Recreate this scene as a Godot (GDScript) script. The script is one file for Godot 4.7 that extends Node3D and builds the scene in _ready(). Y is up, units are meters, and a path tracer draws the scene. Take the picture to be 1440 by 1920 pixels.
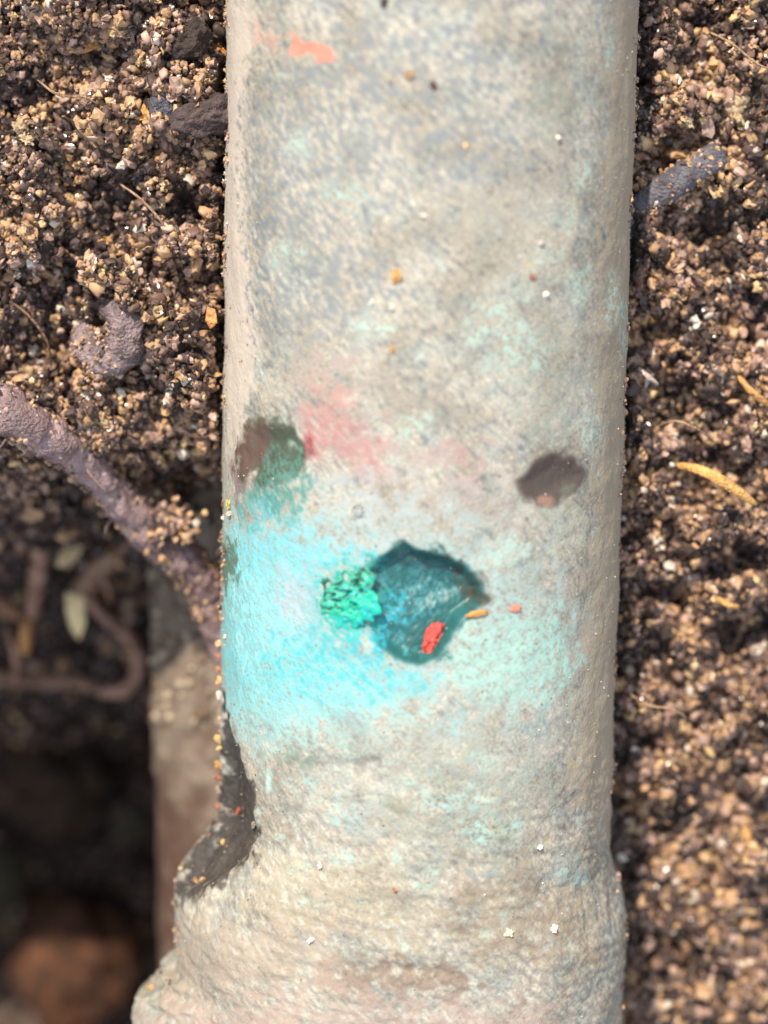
extends Node3D
# A corroded metal pipe lying in an opened trench, seen from straight above. All lengths in the code are millimetres; MM turns them into metres.

const MM := 0.001
const EYE := 120.4                 # height of the camera over the pipe's axis
const LENS := 2.1208               # image half-height = EYE / LENS-ish: 4072 / 1920
const RAD := 10.9                  # radius of the pipe
const HALF := 1.92                 # angle (rad) of the finely built upper side of the pipe, each way from its crown
const S0 := -38.0                  # finely built stretch of the pipe, along its axis
const S1 := 42.0
const TW := 1024
const TH := 1536
const GC := 384
const GR := 700
const TONE := 0.56                 # seen brightness -> base colour

var rng := RandomNumberGenerator.new()
var broad := FastNoiseLite.new()
var fleck := FastNoiseLite.new()
var fine := FastNoiseLite.new()
var ragged := FastNoiseLite.new()
var lumps := FastNoiseLite.new()
var pipe_frame := Transform3D()
var cr := PackedFloat32Array()
var cg := PackedFloat32Array()
var cb := PackedFloat32Array()
var wet := PackedFloat32Array()
var bump := PackedFloat32Array()
var buf_ragged := PackedFloat32Array()
var buf_fleck := PackedFloat32Array()
var relief := PackedFloat32Array()
var used := {}
var hollows: Array = []
var grit := NoiseTexture2D.new()
var heights := PackedFloat32Array()
var crumb: ArrayMesh
var heights_wide := 0


func _ready() -> void:
	rng.seed = 7
	# ---- camera, sky, sun
	var cam := Camera3D.new()
	cam.name = "camera"
	cam.position = Vector3(0, EYE * MM, 0)
	cam.rotation_degrees = Vector3(-90, 0, 0)
	var optics := CameraAttributesPhysical.new()
	optics.frustum_focal_length = 50.0
	optics.frustum_focus_distance = 0.1145
	optics.exposure_aperture = 13.5
	optics.frustum_near = 0.004
	optics.frustum_far = 10.0
	cam.attributes = optics
	add_child(cam)
	cam.keep_aspect = Camera3D.KEEP_HEIGHT
	cam.fov = rad_to_deg(2.0 * atan(960.0 / 4072.0))
	cam.near = 0.004
	cam.far = 10.0
	cam.current = true
	var env := Environment.new()
	env.background_mode = Environment.BG_SKY
	var sky_mat := ProceduralSkyMaterial.new()
	sky_mat.sky_top_color = Color(0.62, 0.66, 0.72)
	sky_mat.sky_horizon_color = Color(0.80, 0.79, 0.77)
	sky_mat.sky_curve = 0.2
	sky_mat.ground_bottom_color = Color(0.16, 0.13, 0.10)
	sky_mat.ground_horizon_color = Color(0.42, 0.38, 0.34)
	var sky := Sky.new()
	sky.sky_material = sky_mat
	env.sky = sky
	env.background_energy_multiplier = 1.5
	env.tonemap_mode = Environment.TONE_MAPPER_LINEAR
	env.tonemap_exposure = 1.75
	env.sdfgi_enabled = true
	env.ssao_enabled = true
	env.ssil_enabled = true
	var we := WorldEnvironment.new()
	we.name = "environment"
	we.environment = env
	add_child(we)
	var sun := DirectionalLight3D.new()
	sun.name = "sun"
	add_child(sun)
	sun.look_at_from_position(Vector3(-0.26, 0.78, -0.56), Vector3.ZERO, Vector3(0, 0, 1))
	sun.light_energy = 1.35
	sun.light_color = Color(1.0, 0.95, 0.87)
	sun.light_angular_distance = 0.8
	sun.shadow_enabled = true

	var rough := FastNoiseLite.new()
	set_noise(rough, 83, 0.03, 5)
	grit.width = 512
	grit.height = 512
	grit.seamless = true
	grit.noise = rough
	set_noise(broad, 11, 0.22, 4)
	set_noise(fleck, 23, 1.1, 3)
	set_noise(fine, 31, 3.6, 2)
	set_noise(ragged, 47, 0.75, 4)
	set_noise(lumps, 59, 0.2, 4)
	var t := Vector3(-0.019, -0.15, 1.0).normalized()
	var e1 := Vector3(1, 0, 0)
	e1 = (e1 - t * e1.dot(t)).normalized()
	var e2 := t.cross(e1).normalized()
	pipe_frame = Transform3D(Basis(e1, e2, t), Vector3(2.05, 1.05, 0.0))

	# ---- large structure, then objects
	hollows = [[1245, 740, 1.6, 2.6], [1290, 760, 1.0, 1.5], [1300, 905, 1.3, 2.4], [1350, 920, 1.1, 2.2], [1390, 1220, 2.0, 3.0], [1290, 1140, 1.0, 1.6], [1255, 300, 1.5, 2.2], [1215, 625, 1.0, 1.6], [1350, 60, 1.6, 1.2],
		[1220, 885, 0.9, 1.5], [1220, 1400, 0.8, 1.6], [1190, 1520, 1.3, 1.8], [1310, 1650, 1.6, 1.6], [1200, 1850, 1.1, 1.8], [1380, 1480, 1.7, 1.6], [1260, 40, 1.2, 1.0], [1280, 130, 1.3, 1.4],
		[150, 350, 1.2, 2.4], [80, 190, 2.2, 2.2], [180, 120, 0.9, 1.8], [225, 430, 1.0, 1.8], [350, 420, 1.2, 1.4], [365, 560, 0.8, 1.4], [200, 610, 0.7, 1.2], [380, 40, 1.0, 1.2], [20, 530, 1.6, 1.6], [250, 30, 0.8, 0.9], [365, 930, 1.6, 6.0], [330, 800, 1.4, 2.5], [60, 640, 1.8, 2.4], [300, 300, 0.9, 1.6], [110, 560, 1.2, 1.6], [270, 500, 0.9, 1.5],
		[1330, 420, 1.4, 1.8], [1400, 640, 1.3, 1.8], [1260, 1010, 1.3, 1.8], [1400, 1060, 1.2, 1.8], [1250, 1240, 1.0, 1.6], [1250, 1580, 1.3, 1.8], [1400, 1700, 1.6, 2.0], [1240, 1900, 1.3, 1.6]]
	build_ground()
	build_lower_pipe()
	build_pipe()
	build_soil()
	build_debris()
	build_small_things()


func set_noise(n: FastNoiseLite, s: int, f: float, oct: int) -> void:
	n.seed = s
	n.noise_type = FastNoiseLite.TYPE_SIMPLEX_SMOOTH
	n.frequency = f
	n.fractal_type = FastNoiseLite.FRACTAL_FBM
	n.fractal_octaves = oct


# ------------------------------------------------------------------ naming and committing

func numbered(called: String) -> String:
	var n: int = used.get(called, 0)
	used[called] = n + 1
	return called if n == 0 else "%s_%03d" % [called, n]


func tag(o: Node3D, label: String, category: String, group := "", kind := "") -> Node3D:
	if label:
		o.set_meta("label", label)
	if category:
		o.set_meta("category", category)
	if group:
		o.set_meta("group", group)
	if kind:
		o.set_meta("kind", kind)
	return o


func put(called: String, m: Mesh, mat: Material, parent: Node3D = null) -> MeshInstance3D:
	var o := MeshInstance3D.new()
	o.mesh = m
	o.material_override = mat
	if parent == null:
		o.name = numbered(called)
		add_child(o, true)
	else:
		var n := 0
		var label := called
		while parent.has_node(label):
			n += 1
			label = "%s_%03d" % [called, n]
		o.name = label
		parent.add_child(o, true)
	return o


func base(called: String, where: Vector3) -> Node3D:
	var o := Node3D.new()
	o.name = numbered(called)
	add_child(o, true)
	o.position = where
	return o


func surface(v: PackedVector3Array, f: PackedInt32Array, c := PackedColorArray(), uv := PackedVector2Array(), flat := false) -> ArrayMesh:
	var arr := []
	arr.resize(Mesh.ARRAY_MAX)
	if flat:
		var v2 := PackedVector3Array()
		var n2 := PackedVector3Array()
		var c2 := PackedColorArray()
		var f2 := PackedInt32Array()
		for i in range(0, f.size(), 3):
			var a := v[f[i]]
			var b := v[f[i + 1]]
			var d := v[f[i + 2]]
			var nn := (d - a).cross(b - a).normalized()
			for k in 3:
				v2.append(v[f[i + k]])
				n2.append(nn)
				if c.size():
					c2.append(c[f[i + k]])
				f2.append(i + k)
		arr[Mesh.ARRAY_VERTEX] = v2
		arr[Mesh.ARRAY_NORMAL] = n2
		arr[Mesh.ARRAY_INDEX] = f2
		if c.size():
			arr[Mesh.ARRAY_COLOR] = c2
	else:
		var n := PackedVector3Array()
		n.resize(v.size())
		for i in range(0, f.size(), 3):
			var a := v[f[i]]
			var nn := (v[f[i + 2]] - a).cross(v[f[i + 1]] - a)
			n[f[i]] += nn
			n[f[i + 1]] += nn
			n[f[i + 2]] += nn
		for i in n.size():
			n[i] = (n[i] * 1e6).normalized()
		arr[Mesh.ARRAY_VERTEX] = v
		arr[Mesh.ARRAY_NORMAL] = n
		arr[Mesh.ARRAY_INDEX] = f
		if c.size():
			arr[Mesh.ARRAY_COLOR] = c
		if uv.size():
			arr[Mesh.ARRAY_TEX_UV] = uv
	var m := ArrayMesh.new()
	m.add_surface_from_arrays(Mesh.PRIMITIVE_TRIANGLES, arr)
	return m


func matte(called: String, rough := 0.8, tint := Color(1, 1, 1)) -> StandardMaterial3D:
	var m := StandardMaterial3D.new()
	m.resource_name = called
	m.albedo_color = tint
	m.vertex_color_use_as_albedo = true
	m.roughness = rough
	if called in ["root bark", "bark", "dry leaf", "stone", "clod", "pebble", "dirt coated metal"]:
		m.uv1_triplanar = true
		m.uv1_scale = Vector3.ONE * 260.0
		m.heightmap_enabled = true
		m.heightmap_texture = grit
		m.heightmap_scale = 0.02
	return m


func lin(r: float, g: float, b: float, k := 1.0) -> Color:
	var c := Color(r / 255.0, g / 255.0, b / 255.0).srgb_to_linear()
	return Color(c.r * k, c.g * k, c.b * k)


# ------------------------------------------------------------------ measuring: where a sight line through the photograph meets things

func sight(px: float, py: float) -> Vector3:
	return Vector3((px - 720.0) / 4072.0, -1.0, (py - 960.0) / 4072.0)


func at(px: float, py: float, y: float) -> Vector3:
	return Vector3(0, EYE, 0) + sight(px, py) * (EYE - y)


func on_pipe(px: float, py: float, r := RAD) -> Vector2:      # (arc length from the crown, place along the axis)
	var o := pipe_frame.affine_inverse() * Vector3(0, EYE, 0)
	var d := pipe_frame.basis.inverse() * sight(px, py)
	var a := d.x * d.x + d.y * d.y
	var b := o.x * d.x + o.y * d.y
	var c := o.x * o.x + o.y * o.y - r * r
	var disc := b * b - a * c
	var k := (-b - sqrt(disc)) / a if disc > 0.0 else -b / a
	var p := o + d * k
	return Vector2(RAD * atan2(p.x, p.y), p.z)


func pipe_spot(px: float, py: float, lift := 0.0) -> Vector3:  # a point on the built surface of the pipe, in its own axes
	var q := on_pipe(px, py)
	if q.y > 18.0:
		q = on_pipe(px, py, 12.2)
	var th := q.x / RAD
	var r := outer(th, q.y) + lift
	return Vector3(sin(th) * r, cos(th) * r, q.y)


func outer(th: float, s: float) -> float:
	var d := relief_at(th, s)
	return maxf(RAD + d, socket(th, s) + d)


func outline(points: Array, r := RAD) -> PackedVector2Array:
	var out := PackedVector2Array()
	for i in range(0, points.size(), 2):
		out.append(on_pipe(points[i], points[i + 1], r))
	return out


static func inside_by(p: Vector2, poly: PackedVector2Array) -> float:    # distance to the outline, positive within
	var best := 1e9
	var odd := false
	var n := poly.size()
	var j := n - 1
	for i in n:
		var a := poly[i]
		var b := poly[j]
		var e := b - a
		var w := p - a
		var k := clampf(w.dot(e) / maxf(e.length_squared(), 1e-9), 0.0, 1.0)
		best = minf(best, (w - e * k).length_squared())
		if (a.y > p.y) != (b.y > p.y) and p.x < (b.x - a.x) * (p.y - a.y) / (b.y - a.y) + a.x:
			odd = not odd
		j = i
	return sqrt(best) if odd else -sqrt(best)


static func bounds(poly: PackedVector2Array, pad: float) -> Rect2:
	var r := Rect2(poly[0], Vector2.ZERO)
	for p in poly:
		r = r.expand(p)
	return r.grow(pad)


# ------------------------------------------------------------------ ground

func axis_y(z: float) -> float:
	return 1.05 - 0.15 * z


func axis_x(z: float) -> float:
	return 2.05 - 0.019 * z


func ground_h(x: float, z: float) -> float:
	var zc := clampf(z, -60.0, 60.0)
	var a := axis_y(zc)
	var ax := axis_x(zc)
	var dx := x - ax
	var n := lumps.get_noise_2d(x, z)
	var n2 := ragged.get_noise_2d(x * 1.3 + 40.0, z * 1.3)
	var h := a
	if dx > 0.0:
		h += -1.6 - 0.10 * clampf(dx - 11.0, 0.0, 30.0) - 0.16 * clampf(z - 2.0, 0.0, 40.0) + n * 2.6 + n2 * 1.2
	else:
		h += 0.2 - 0.05 * clampf(-dx - 11.0, 0.0, 30.0) + n * 3.2 + n2 * 1.4
	for q in hollows:
		var dd: float = (x - q[0]) * (x - q[0]) + (z - q[1]) * (z - q[1])
		if dd < 9.0 * q[2] * q[2]:
			h -= q[3] * exp(-dd / (q[2] * q[2]))
	var reach := absf(dx)
	if reach < RAD + 0.5:
		h = minf(h, a - sqrt(maxf(0.0, (RAD + 0.5) * (RAD + 0.5) - reach * reach)) - 0.2)
	elif reach < RAD + 2.0:
		h = minf(h, a + 0.3 + (reach - RAD) * 1.2)
	# the opened hollow on the left, running down under the pipe
	var wx := (1.0 - smoothstep(1.0, 6.0, x)) * smoothstep(-62.0, -46.0, x) * (1.0 - smoothstep(52.0, 70.0, z))
	if wx > 0.0 and z > -9.0:
		var zz := z + 5.2 + n2 * 1.6 + n * 1.5 + 0.05 * minf(0.0, x + 14.0)
		var deep := 0.0
		if zz > 0.0:
			deep = 22.0 * smoothstep(0.0, 10.0, zz) + 5.0 * smoothstep(9.0, 19.0, zz) + 27.0 * smoothstep(17.5, 25.0, zz)
		h -= deep * wx + (n2 * 1.5 if zz > 4.0 else 0.0) * wx
	return h


func spaced(lo: float, hi: float, step: float, far: float) -> PackedFloat32Array:
	var out := PackedFloat32Array()
	var d := far
	var grow: Array = []
	var k := step * 2.0
	var p := 0.0
	while p < far:
		p += k
		k *= 1.6
		grow.append(p)
	for i in range(grow.size() - 1, -1, -1):
		out.append(lo - grow[i])
	var n := int(round((hi - lo) / step))
	for i in n + 1:
		out.append(lo + (hi - lo) * i / n)
	for q in grow:
		out.append(hi + q)
	return out


func build_ground() -> void:
	for q in hollows:
		var p := at(q[0], q[1], 0.0)
		q[0] = p.x
		q[1] = p.z
	var xs := spaced(-36.0, 26.0, 0.21, 400.0)
	var zs := spaced(-38.0, 42.0, 0.21, 400.0)
	var v := PackedVector3Array()
	var c := PackedColorArray()
	var f := PackedInt32Array()
	var dark := Color(0.048, 0.035, 0.030)
	var brown := Color(0.15, 0.105, 0.084)
	for z in zs:
		for x in xs:
			v.append(Vector3(x, ground_h(x, z) + fine.get_noise_2d(x, z) * 0.12, z) * MM)
			c.append(dark.lerp(brown, clampf(0.5 + fleck.get_noise_2d(x * 0.8, z * 0.8) * 0.9, 0.0, 1.0)))
	var w := xs.size()
	heights_wide = int(round(62.0 / 0.21)) + 1
	for j in zs.size():
		if zs[j] >= -38.001 and zs[j] <= 42.001:
			for i in w:
				if xs[i] >= -36.001 and xs[i] <= 26.001:
					heights.append(v[j * w + i].y / MM)
	for j in zs.size() - 1:
		for i in w - 1:
			var k := j * w + i
			f.append_array([k, k + 1, k + w, k + 1, k + w + 1, k + w])
	var o := put("ground", surface(v, f, c), matte("damp soil", 0.9))
	tag(o, "dark brown damp soil of the trench around the pipe", "ground", "", "structure")


# ------------------------------------------------------------------ the pipe

func socket(th: float, s: float) -> float:        # radius of the fitting that the pipe runs into at the bottom
	var flank := pow(absf(sin(th)), 1.6)
	var begin := 18.7 + 0.6 * broad.get_noise_2d(th * 14.0, 5.0) + 0.25 * fleck.get_noise_2d(th * 6.0, 9.0) + 0.5 * sin(th * 1.2)
	var up := smoothstep(begin - 1.8 - 3.5 * (1.0 - flank), begin + 3.4 + 5.0 * (1.0 - flank), s)
	var r := RAD - 0.22 + up * (0.34 + 1.2 * flank)
	r += 1.15 * up * clampf(-sin(th), 0.0, 1.0) - 0.25 * up * clampf(sin(th), 0.0, 1.0)
	var side := exp(-pow((th + 1.45) / 0.42, 2.0))
	r += side * 2.4 * smoothstep(25.0, 28.5, s + 0.8 * ragged.get_noise_2d(th * 5.0, s))
	return r


func relief_at(th: float, s: float) -> float:
	var gx := (th / HALF * 0.5 + 0.5) * GC
	var gy := (s - S0) / (S1 - S0) * GR
	var i := clampi(int(gx + 0.5), 0, GC)
	var j := clampi(int(gy + 0.5), 0, GR)
	return relief[j * (GC + 1) + i]


func carve(points: Array, depth: float, soft: float, rag := 0.25, r := RAD, ramp := 0.0, rough := 0.0) -> void:
	var poly := outline(points, r)
	var box := bounds(poly, 1.0)
	var da := 2.0 * HALF * RAD / GC
	var ds := (S1 - S0) / GR
	for j in range(maxi(0, int((box.position.y - S0) / ds)), mini(GR, int((box.end.y - S0) / ds) + 1) + 1):
		var s := S0 + j * ds
		for i in range(maxi(0, int((box.position.x + HALF * RAD) / da)), mini(GC, int((box.end.x + HALF * RAD) / da) + 1) + 1):
			var a := -HALF * RAD + i * da
			var d := inside_by(Vector2(a, s), poly) + rag * ragged.get_noise_2d(a * 1.6, s * 1.6)
			var w := smoothstep(0.0, soft, d)
			if ramp > 0.0:
				w *= smoothstep(box.position.x + 1.0, box.position.x + 1.0 + ramp, a)
			relief[j * (GC + 1) + i] += w * (rough * (ragged.get_noise_2d(a * 1.5, s * 1.5) + 0.6 * fine.get_noise_2d(a, s)) - depth)


func patch(points: Array, color: Array, soft: float, rag: float, strength := 1.0, grain := 0.0, gloss := -1.0, r := RAD) -> void:
	var poly := outline(points, r)
	var box := bounds(poly, soft + rag * 0.7)
	var ka := TW / (2.0 * HALF * RAD)
	var ks := TH / (S1 - S0)
	var R: float = color[0] / 255.0
	var G: float = color[1] / 255.0
	var B: float = color[2] / 255.0
	for j in range(maxi(0, int((box.position.y - S0) * ks)), mini(TH - 1, int((box.end.y - S0) * ks)) + 1):
		var s := S0 + (j + 0.5) / ks
		for i in range(maxi(0, int((box.position.x + HALF * RAD) * ka)), mini(TW - 1, int((box.end.x + HALF * RAD) * ka)) + 1):
			var k := j * TW + i
			var d := inside_by(Vector2(-HALF * RAD + (i + 0.5) / ka, s), poly) + rag * buf_ragged[k]
			if d < -soft:
				continue
			var w := smoothstep(-soft, soft, d) * strength
			if grain > 0.0:
				w *= clampf(1.0 - grain * 0.5 + grain * 2.2 * buf_fleck[k], 0.0, 1.0)
			cr[k] += (R - cr[k]) * w
			cg[k] += (G - cg[k]) * w
			cb[k] += (B - cb[k]) * w
			if gloss >= 0.0:
				wet[k] += (gloss - wet[k]) * w
				bump[k] += (0.5 - bump[k]) * w * 0.7


func spot(px: float, py: float, rx: float, ry: float, color: Array, strength := 1.0, grain := 0.0, gloss := -1.0) -> void:
	var pts: Array = []
	var turn := rng.randf() * TAU
	for k in 9:
		var g := turn + TAU * k / 9.0
		var m := rng.randf_range(0.75, 1.2)
		pts.append_array([px + cos(g) * rx * m, py + sin(g) * ry * m])
	patch(pts, color, minf(rx, ry) / 37.0 * 0.95, minf(rx, ry) / 37.0 * 0.7, strength, grain, gloss)


func paint_pipe() -> void:
	var n := TW * TH
	for b in [cr, cg, cb, wet, bump, buf_ragged, buf_fleck]:
		b.resize(n)
	var k := 0
	for j in TH:
		var s := S0 + (j + 0.5) * (S1 - S0) / TH
		var low := smoothstep(10.0, 18.0, s)
		for i in TW:
			var a := HALF * RAD * (2.0 * (i + 0.5) / TW - 1.0)
			var n1 := broad.get_noise_2d(a, s)
			var along := (a + s) * 0.7071
			var across := (s - a) * 0.7071
			var n2 := fleck.get_noise_2d(along * 1.1, across * 2.3)
			var n3 := fine.get_noise_2d(a, s * 1.2)
			buf_ragged[k] = ragged.get_noise_2d(a, s) * 2.0
			buf_fleck[k] = n2 + n3 * 0.5
			var t := clampf(0.45 + n1 * 1.1, 0.0, 1.0)
			var R := lerpf(0.780, 0.670, t)
			var G := lerpf(0.755, 0.636, t)
			var B := lerpf(0.700, 0.575, t)
			var d := smoothstep(0.16, 0.5, n2 + n3 * 0.35)
			var l := smoothstep(0.2, 0.6, -n2 + n3 * 0.45 + low * 0.12)
			var cool := smoothstep(-0.1, 0.45, broad.get_noise_2d(a * 1.7 + 90.0, s * 1.7))
			R += -0.165 * d + 0.05 * l - 0.055 * cool
			G += -0.135 * d + 0.06 * l - 0.02 * cool
			B += -0.085 * d + 0.05 * l
			var q := n3 * 0.085 + fleck.get_noise_2d(along * 0.35 + 30.0, across * 2.6) * 0.045
			cr[k] = R + q
			cg[k] = G + q
			cb[k] = B + q
			wet[k] = 0.72 - 0.1 * l
			bump[k] = 0.5 + n2 * 0.35 + n3 * 0.35
			k += 1
	var cream := [224, 211, 196]
	var tan_ := [188, 174, 152]
	var slate := [150, 156, 160]
	var mint := [200, 228, 213]
	var cyan := [138, 222, 230]
	# long pale band on the left flank, tan band on the right flank
	patch([405, -20, 478, -20, 468, 150, 455, 330, 470, 480, 482, 640, 470, 740, 448, 840, 425, 860, 405, 700], cream, 0.5, 0.9, 0.95)
	patch([1150, -20, 1220, -20, 1200, 500, 1170, 1200, 1150, 1600, 1080, 1500, 1075, 1330, 1075, 1180, 1110, 1000, 1120, 800, 1110, 600, 1135, 300], tan_, 0.8, 1.2, 0.9)
	# blue grey mottling
	patch([600, 40, 760, 40, 900, 80, 900, 160, 860, 200, 760, 150, 690, 120], slate, 0.8, 2.2, 0.8, 0.9)
	patch([470, 190, 590, 130, 720, 170, 760, 230, 700, 320, 640, 420, 720, 540, 640, 660, 540, 680, 480, 580, 470, 400], slate, 1.0, 2.6, 0.9, 1.0)
	patch([800, 300, 900, 275, 930, 330, 850, 360], slate, 0.6, 1.4, 0.85, 0.7)
	patch([760, 170, 980, 200, 1000, 300, 880, 420, 760, 380], slate, 1.2, 2.4, 0.6, 1.2)
	patch([900, 560, 1080, 540, 1120, 760, 960, 800], [186, 196, 182], 1.2, 2.2, 0.6, 1.0)
	patch([470, 380, 500, 370, 515, 560, 520, 610, 490, 590], [128, 136, 142], 0.4, 0.9, 0.6, 0.7)
	patch([1010, 140, 1090, 130, 1110, 210, 1040, 250, 1000, 220], [168, 175, 160], 0.6, 1.2, 0.6, 0.5)
	patch([520, 660, 700, 640, 760, 760, 700, 720, 560, 740], [196, 188, 176], 0.8, 1.6, 0.6, 0.6)
	patch([700, 720, 820, 730, 860, 800, 760, 800], [168, 160, 150], 0.6, 1.4, 0.6, 0.6)
	patch([820, 360, 1040, 340, 1060, 520, 900, 560], [208, 196, 172], 1.0, 2.2, 0.5, 0.7)
	for q in [[640, 362, 40, 18], [555, 268, 18, 22], [660, 390, 16, 8], [940, 585, 40, 28], [1110, 815, 20, 30], [1030, 490, 24, 20], [960, 660, 40, 30], [1090, 530, 18, 30], [1145, 90, 10, 40], [1150, 560, 18, 50], [1060, 410, 20, 16], [770, 800, 26, 18], [700, 610, 30, 20], [540, 480, 30, 20], [900, 640, 22, 14], [1095, 330, 14, 24], [1170, 620, 10, 50]]:
		spot(q[0], q[1], q[2] * 1.15, q[3] * 1.15, mint, 0.8, 1.1)
	# bare metal showing pink
	patch([540, 62, 562, 66, 580, 80, 610, 82, 636, 96, 630, 110, 598, 108, 572, 104, 555, 103, 545, 82], [238, 150, 128], 0.12, 0.35, 0.95)
	patch([470, 58, 540, 62, 550, 90, 500, 84], [226, 176, 156], 0.3, 0.8, 0.5)
	patch([560, 770, 595, 745, 640, 728, 665, 775, 705, 808, 722, 850, 724, 895, 684, 904, 655, 872, 618, 862, 572, 856], [204, 144, 142], 0.75, 0.8, 0.75, 0.4)
	patch([555, 700, 640, 690, 680, 740, 600, 770], [206, 170, 158], 0.8, 1.2, 0.5, 0.4)
	spot(572, 842, 16, 22, [188, 74, 80], 0.8)
	patch([800, 850, 850, 838, 905, 858, 890, 892, 830, 890], [200, 158, 152], 0.6, 1.0, 0.7, 0.5)
	patch([720, 880, 960, 900, 1000, 980, 850, 1010, 740, 950], [205, 190, 184], 1.0, 1.6, 0.6, 0.4)
	# the salts: a wide pale bloom, then the blue core
	patch([415, 960, 620, 925, 760, 955, 900, 990, 1010, 1060, 1085, 1170, 1075, 1270, 1000, 1340, 900, 1335, 760, 1350, 600, 1410, 410, 1400], [186, 210, 206], 2.0, 1.6, 0.95, 0.5)
	patch([600, 900, 700, 910, 800, 950, 760, 1010, 650, 1030, 560, 980], [186, 192, 192], 0.9, 1.6, 0.6, 0.5)
	patch([860, 1190, 960, 1148, 1060, 1168, 1072, 1255, 985, 1335, 880, 1312, 836, 1262], [186, 230, 216], 1.0, 1.1, 0.95, 0.5)
	patch([928, 1008, 985, 1018, 962, 1075, 922, 1062], [196, 222, 208], 0.4, 0.8, 0.7, 0.3)
	patch([960, 940, 1070, 920, 1100, 1010, 1030, 1030], [206, 212, 192], 0.7, 1.2, 0.6, 0.4)
	patch([430, 985, 520, 970, 600, 1005, 690, 1050, 610, 1085, 590, 1160, 640, 1210, 720, 1240, 800, 1262, 770, 1312, 680, 1350, 520, 1360, 425, 1330, 405, 1200, 422, 1060], cyan, 1.3, 1.1, 1.0, 0.3)
	patch([440, 1300, 600, 1290, 740, 1300, 800, 1340, 700, 1400, 560, 1420, 440, 1390], [164, 220, 220], 1.2, 1.6, 0.85, 1.0)
	patch([560, 1360, 760, 1340, 960, 1330, 1040, 1400, 990, 1560, 900, 1620, 760, 1560, 620, 1480], [186, 208, 198], 2.0, 1.8, 0.7, 0.9)
	patch([430, 980, 560, 980, 640, 1040, 560, 1060, 460, 1050], [150, 206, 226], 0.7, 1.2, 0.6, 1.0)
	patch([440, 1030, 560, 1050, 580, 1180, 660, 1260, 600, 1290, 480, 1260, 430, 1170], [172, 240, 244], 0.8, 1.6, 0.7, 1.3)
	patch([520, 1062, 590, 1066, 598, 1150, 566, 1196, 520, 1150], [208, 200, 208], 0.6, 1.1, 0.75, 0.35)
	patch([560, 1170, 700, 1195, 720, 1225, 640, 1230, 570, 1210], [122, 190, 198], 0.35, 0.8, 0.75, 0.4)
	patch([620, 1370, 730, 1360, 900, 1350, 840, 1400, 700, 1410], [184, 190, 182], 0.9, 1.4, 0.6, 0.4)
	# green streak from the left pit down to the bloom
	patch([440, 925, 495, 866, 560, 850, 572, 930, 530, 975, 450, 985], [112, 168, 160], 0.5, 1.1, 0.85, 0.4)
	spot(490, 950, 26, 32, [108, 190, 206], 0.85, 0.3)
	patch([430, 870, 470, 850, 500, 900, 440, 935], [158, 118, 116], 0.4, 0.8, 0.7)
	patch([415, 1010, 440, 1015, 446, 1080, 425, 1100, 410, 1080], [92, 118, 98], 0.25, 0.6, 0.8)
	# pits
	patch([452, 836, 470, 798, 492, 788, 545, 793, 572, 830, 576, 868, 545, 900, 480, 905, 440, 880], [80, 92, 76], 0.4, 0.5, 0.95, 0.0, 0.42)
	patch([446, 850, 468, 798, 500, 795, 496, 870, 450, 890], [130, 88, 80], 0.5, 0.25, 0.65)
	patch([490, 850, 560, 850, 575, 920, 520, 960, 470, 940], [92, 152, 138], 0.6, 0.9, 0.8, 0.7)
	spot(543, 834, 14, 12, [196, 232, 212], 0.9, 0.5)  # pale mint highlight in the left pit, painted into the colour
	patch([968, 902, 1002, 860, 1040, 845, 1080, 860, 1097, 888, 1078, 922, 1046, 944, 1010, 950, 984, 932], [92, 79, 72], 0.28, 0.15, 0.97)
	spot(1062, 922, 14, 10, [130, 146, 126], 0.5)
	spot(1022, 940, 14, 8, [216, 160, 134], 0.6)
	patch([560, 1060, 640, 1040, 700, 1050, 720, 1130, 700, 1216, 620, 1220, 570, 1180], [120, 196, 204], 0.5, 0.7, 0.6, 0.6)
	patch([690, 1062, 724, 1034, 757, 1014, 790, 1030, 840, 1042, 880, 1062, 906, 1094, 914, 1124, 900, 1146, 868, 1164, 848, 1200, 822, 1238, 788, 1252, 742, 1238, 706, 1214, 690, 1170, 690, 1110], [40, 112, 114], 0.18, 0.1, 1.0, 0.0, 0.5)
	patch([690, 1056, 770, 1076, 790, 1130, 740, 1190, 700, 1222, 640, 1200, 680, 1120], [62, 176, 190], 0.7, 0.9, 0.75, 1.1)
	for q in [[790, 1070, 26, 14], [850, 1100, 22, 18], [770, 1130, 20, 12], [820, 1165, 24, 12], [735, 1090, 16, 12], [760, 1215, 22, 14]]:
		spot(q[0], q[1], q[2], q[3], [[34, 84, 80], [104, 168, 168], [78, 92, 76]][int(q[0]) % 3], 0.8, 0.9)
	patch([745, 1060, 830, 1066, 860, 1100, 840, 1150, 760, 1160, 730, 1110], [74, 152, 160], 0.5, 1.0, 0.85, 1.3)
	patch([755, 1020, 850, 1052, 880, 1090, 800, 1075, 740, 1062], [34, 78, 74], 0.4, 0.6, 0.85, 0.6)
	patch([780, 1180, 850, 1170, 830, 1235, 780, 1250, 740, 1225], [40, 92, 84], 0.4, 0.6, 0.8, 0.8)
	patch([840, 1050, 900, 1085, 918, 1120, 905, 1145, 880, 1130, 872, 1085], [86, 74, 58], 0.35, 0.3, 0.85, 0.2, 0.25)
	patch([700, 1108, 742, 1118, 752, 1168, 724, 1222, 690, 1206, 700, 1150], [44, 184, 206], 0.45, 0.9, 0.85, 0.5)
	patch([684, 1060, 716, 1090, 712, 1142, 694, 1126, 680, 1084], [160, 118, 122], 0.3, 0.5, 0.7, 0.5)
	spot(752, 1036, 16, 10, [120, 170, 156], 0.6)
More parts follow.
